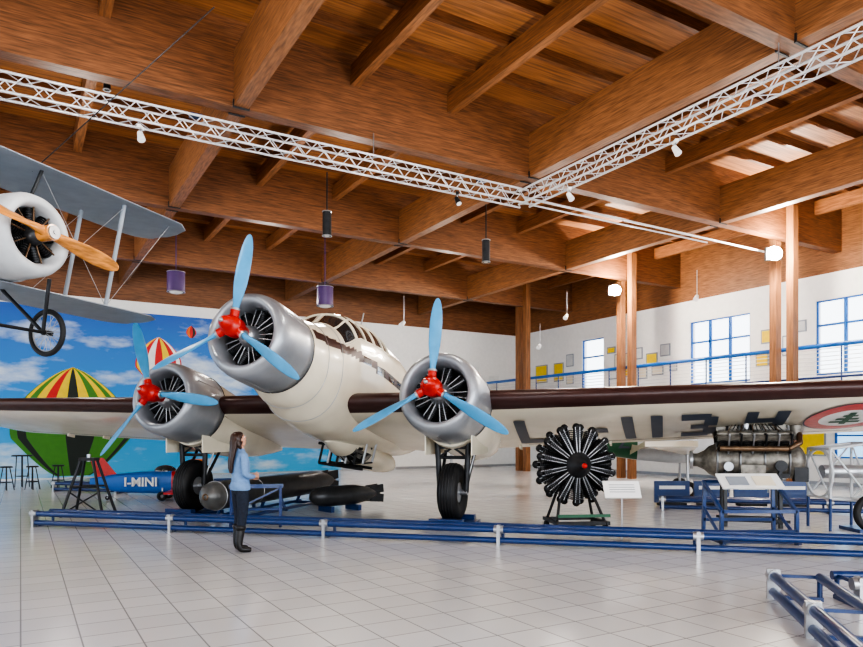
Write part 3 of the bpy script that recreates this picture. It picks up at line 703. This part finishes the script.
text('registration','I-MINI',.31,Matrix.Translation((-.22,-.30,.04))@Matrix.Rotation(math.radians(-4),4,'Z')@Matrix.Rotation(math.radians(90),4,'X'),whp,MI,.02)
b=MB('black_trestle'); X,Y=-6.95,14.1
for s in (-1,1):
    for f in (-1,1): b.cyl((X+.42*s,Y+.3*f,0),(X+.12*s,Y+.08*f,1.15),.028,darkm)
    b.cyl((X+.42*s,Y-.3,.03),(X+.42*s,Y+.3,.03),.025,darkm); b.cyl((X+.3*s,Y-.2,.5),(X-.42*s,Y-.3,.05),.015,darkm)
for f in (-1,1): b.cyl((X-.42,Y+.3*f,.03),(X+.42,Y+.3*f,.03),.025,darkm); b.cyl((X-.28,Y+.2*f,.6),(X+.28,Y+.2*f,.6),.02,darkm)
b.cyl((X,Y,1.1),(X,Y,1.25),.04,steel); b.box((X,Y,1.15),(.32,.24,.06),darkm); b.done()
def trestle(name,X,Y,w,h,rz):
    b=MB(name,Matrix.Translation((X,Y,0))@Matrix.Rotation(rz,4,'Z'))
    for s in (-1,1):
        for f in (-1,1): b.beam((s*w/2,.25*f,0),(s*w/2,.04*f,h),.05,.05,bluer)
        b.beam((s*w/2,-.17,h*.35),(s*w/2,.17,h*.35),.04,.04,bluer)
    b.beam((-w/2-.05,0,h),(w/2+.05,0,h),.08,.07,bluer); b.beam((-w/2,.16,h*.4),(w/2,.16,h*.4),.04,.04,bluer); b.beam((-w/2,-.16,h*.4),(w/2,-.0,h*.95),.03,.03,bluer); b.done()
trestle('blue_trestle',-3.15,12.5,.85,.72,.2); trestle('blue_trestle',-4.35,15.4,.8,.65,.3)
def stool(name,X,Y,h,r):
    b=MB(name)
    for i in range(4):
        a=i*math.pi/2+.6; b.cyl((X+.2*math.cos(a),Y+.2*math.sin(a),0),(X+r*.5*math.cos(a),Y+r*.5*math.sin(a),h),.014,darkm)
    b.torus((X,Y,h*.35),(0,0,1),.17,.01,darkm); b.lathe([(0,h+.03),(r*.9,h+.03),(r,h+.015),(r,h-.01),(0,h-.01)],(X,Y,0),(0,0,1),darkm,24); b.done()
for x,y in ((-12.6,20.6),(-12.0,20.9),(-11.6,21.6)): stool('bar_stool',x,y,.68,.17)
stool('high_round_table',-12.9,21.9,.98,.3)
b=MB('orange_chair'); X,Y=-7.0,20.6
for s in (-.2,.2):
    b.cyl((X+s,Y-.2,0),(X+s,Y-.2,.45),.015,steel); b.cyl((X+s,Y+.2,0),(X+s,Y+.25,.9),.015,steel)
b.box((X,Y,.46),(.44,.44,.05),orp); b.box((X,Y+.24,.75),(.44,.04,.34),orp); b.done()

# ---------------- person ----------------
WM=empty('woman_visitor',Matrix.Translation((-2.68,9.74,0))@Matrix.Rotation(math.radians(38),4,'Z'))
def skinmesh(name,pts,edges,root=0,sub=2):
    me=bpy.data.meshes.new(name); me.from_pydata([p[0] for p in pts],edges,[]); o=bpy.data.objects.new(name,me); sc.collection.objects.link(o)
    md=o.modifiers.new('s','SKIN'); md.use_smooth_shade=True
    sv=me.skin_vertices[0].data
    for i,p in enumerate(pts): sv[i].radius=p[1] if isinstance(p[1],tuple) else (p[1],p[1]); sv[i].use_root=(i==root)
    s2=o.modifiers.new('u','SUBSURF'); s2.levels=sub; s2.render_levels=sub
    dg=bpy.context.evaluated_depsgraph_get(); dg.update(); m2=bpy.data.meshes.new_from_object(o.evaluated_get(dg)); bpy.data.objects.remove(o); 
    o=bpy.data.objects.new(name,m2); sc.collection.objects.link(o)
    for p in m2.polygons: p.use_smooth=True
    return o
pts=[((0,0,.93),(.125,.16)),((.005,0,1.06),(.105,.13)),((.01,0,1.19),(.115,.14)),((.0,0,1.30),(.09,.10)),((-.005,0,1.41),(.06,.065)),((.01,0,1.50),(.05,.05)),
 ((0,.085,.86),.10),((.015,.095,.66),.085),((.02,.095,.48),.066),((.0,.095,.30),.066),((-.02,.095,.11),.05),((.0,.095,.05),.05),((.08,.10,.045),.045),((.16,.11,.035),.032),
 ((0,-.085,.86),.10),((.0,-.095,.66),.085),((-.01,-.095,.48),.066),((-.04,-.095,.30),.066),((-.06,-.095,.11),.05),((-.04,-.095,.05),.05),((.04,-.10,.045),.045),((.12,-.11,.035),.032),
 ((-.005,.155,1.365),.058),((-.02,.195,1.23),.050),((-.02,.215,1.10),.045),((.08,.18,1.04),.040),((.17,.11,1.03),.030),
 ((-.005,-.155,1.365),.058),((-.02,-.195,1.23),.050),((-.02,-.215,1.10),.045),((.08,-.18,1.06),.040),((.17,-.09,1.06),.030)]
ed=[(0,1),(1,2),(2,3),(3,4),(4,5),(0,6),(6,7),(7,8),(8,9),(9,10),(10,11),(11,12),(12,13),(0,14),(14,15),(15,16),(16,17),(17,18),(18,19),(19,20),(20,21),(3,22),(22,23),(23,24),(24,25),(25,26),(3,27),(27,28),(28,29),(29,30),(30,31)]
o=skinmesh('body',pts,ed); me=o.data; me.materials.clear()
for m in (shirt,denim,boot,skin): me.materials.append(m)
for p in me.polygons:
    c=p.center
    if c.z>1.45: k=3
    elif c.z<.36: k=2
    elif c.z<.93 : k=1
    else: k=0
    p.material_index=k
o.parent=WM
b=MB('clothing_hems')
# sweater hem and boot cuffs
b.loft([[((rx)*math.cos(a),(ry)*math.sin(a),z) for a in [2*math.pi*i/36 for i in range(36)]] for z,rx,ry in ((.87,.120,.168),(.875,.130,.178),(.92,.133,.178),(.97,.126,.166),(1.0,.10,.13))],shirt,False)
for x,y in ((.006,.095),(-.034,-.095)):
    b.lathe([(.050,.315),(.068,.32),(.071,.36),(.069,.385),(.052,.385)],(x,y,0),(0,0,1),boot,24)
b.done(WM)
for hs,(wx,wy,wz) in ((1,(.17,.11,1.03)),(-1,(.17,-.09,1.06))):
    base=Vector((wx,wy,wz)); f=Vector((.75,-.6*hs,.05)).normalized(); sd=Vector((0,0,1)); 
    pt=[(tuple(base-f*.02),.024),(tuple(base+f*.03),(.018,.03)),(tuple(base+f*.075),(.014,.034))]; e2=[(0,1),(1,2)]
    for k,(of,ln) in enumerate(((.027,.065),(.009,.075),(-.009,.07),(-.027,.055))):
        i=len(pt); cur=Vector((-.3,-.9*hs,-.1)).normalized(); a=base+f*.09+sd*of; pt+= [(tuple(a),.009),(tuple(a+f*ln*.5),.0085),(tuple(a+f*ln*.75+cur*ln*.35),.0075)]; e2+=[(2,i),(i,i+1),(i+1,i+2)]
    i=len(pt); pt+=[(tuple(base+f*.045+sd*.04),.010),(tuple(base+f*.085+sd*.055),.008)]; e2+=[(1,i),(i,i+1)]
    h=skinmesh('hand_%d'%(1 if hs>0 else 2),pt,e2,1,1); h.data.materials.clear(); h.data.materials.append(skin); h.parent=WM
b=MB('head',Matrix.Translation((.012,0,1.47))@Matrix.Rotation(math.radians(-22),4,'Y'))
def jaw(p):
    q=p.copy()
    if q.z<0: q.y*=1+q.z*3.0; q.x=q.x*(1+q.z*1.6)+(-q.z*.16)
    return q
b.sph((.015,0,.105),1,skin,sc=(.088,.072,.112),cond=jaw,n=28,k=20)
b.sph((.104,0,.098),1,skin,sc=(.018,.011,.010),n=12,k=8); b.sph((.100,0,.112),1,skin,sc=(.010,.008,.022),n=12,k=8)
for s in (-1,1):
    b.sph((.089,.028*s,.120),.0125,eyew,sc=(.6,1.1,.7)); b.sph((.096,.028*s,.120),.0055,blkp); b.sph((.094,.029*s,.138),1,hairm,sc=(.005,.016,.003),n=10,k=6); b.sph((.018,.073*s,.105),.02,skin,sc=(.7,.3,1.2))
b.sph((.097,0,.062),.010,lips,sc=(.6,1.9,.5))
b.sph((-.014,0,.125),1,hairm,sc=(.092,.084,.108),n=28,k=16)
b.sph((.022,0,.160),1,hairm,sc=(.070,.072,.062),n=24,k=12)
for s in (-1,1): b.sph((-.035,.058*s,.07),1,hairm,sc=(.035,.022,.09),n=16,k=10)
b.done(WM)
b=MB('long_hair'); rings=[]
for z,x,hx,hy in ((1.64,-.055,.04,.05),(1.60,-.075,.06,.074),(1.54,-.088,.058,.080),(1.46,-.10,.045,.082),(1.38,-.118,.034,.084),(1.28,-.138,.03,.08),(1.18,-.142,.025,.066),(1.11,-.138,.010,.04)):
    rings.append([(x+hx*math.cos(a)*(1+.08*math.sin(9*a)),hy*math.sin(a)*(1+.06*math.cos(7*a)),z) for a in [2*math.pi*i/40 for i in range(40)]])
b.loft(rings,hairm,True); b.done(WM)

# ---------------- lights ----------------
w=bpy.data.worlds.new('World'); sc.world=w; w.use_nodes=True; bg=w.node_tree.nodes['Background']; bg.inputs[0].default_value=(.86,.93,1,1); bg.inputs[1].default_value=3.2
def pl(p,q,z,e,col=(1,.94,.86),r=.5):
    l=bpy.data.lights.new('hall_fill','POINT'); l.energy=e; l.color=col; l.shadow_soft_size=r; o=bpy.data.objects.new('hall_fill_light',l); o.location=W(p,q,z); sc.collection.objects.link(o)  # added fill point without a fixture, brightens hall and roof
for p in (3,9.5,16,22.5):
    for q in (-6,1,7,14): pl(p,q,6.2,165,r=.25)
def area(loc,tgt,sx,sy,e,col):
    l=bpy.data.lights.new('daylight','AREA'); l.shape='RECTANGLE'; l.size=sx; l.size_y=sy; l.energy=e; l.color=col; o=bpy.data.objects.new('window_daylight',l); o.location=loc; o.rotation_euler=(Vector(tgt)-Vector(loc)).to_track_quat('-Z','Y').to_euler(); sc.collection.objects.link(o)  # unseen area lamp added inside the front glazing to boost daylight
area(W(-8.7,4,3.8),W(12,4,0.0),30,6,2300,(.95,.97,1))
s=bpy.data.lights.new('sun','SUN'); s.energy=7.0; s.angle=.02; s.color=(1,.97,.92); o=bpy.data.objects.new('sun',s); o.rotation_euler=(math.radians(66),0,math.radians(-12)); sc.collection.objects.link(o)

# ---------------- camera ----------------
c=bpy.data.cameras.new('cam'); co=bpy.data.objects.new('camera',c); sc.collection.objects.link(co); sc.camera=co
co.location=(0,0,1.64); co.rotation_euler=(math.radians(90),0,0)
c.sensor_fit='HORIZONTAL'; c.sensor_width=36; c.lens=36*695/863; c.shift_y=(435-323.5)/863; c.clip_end=200
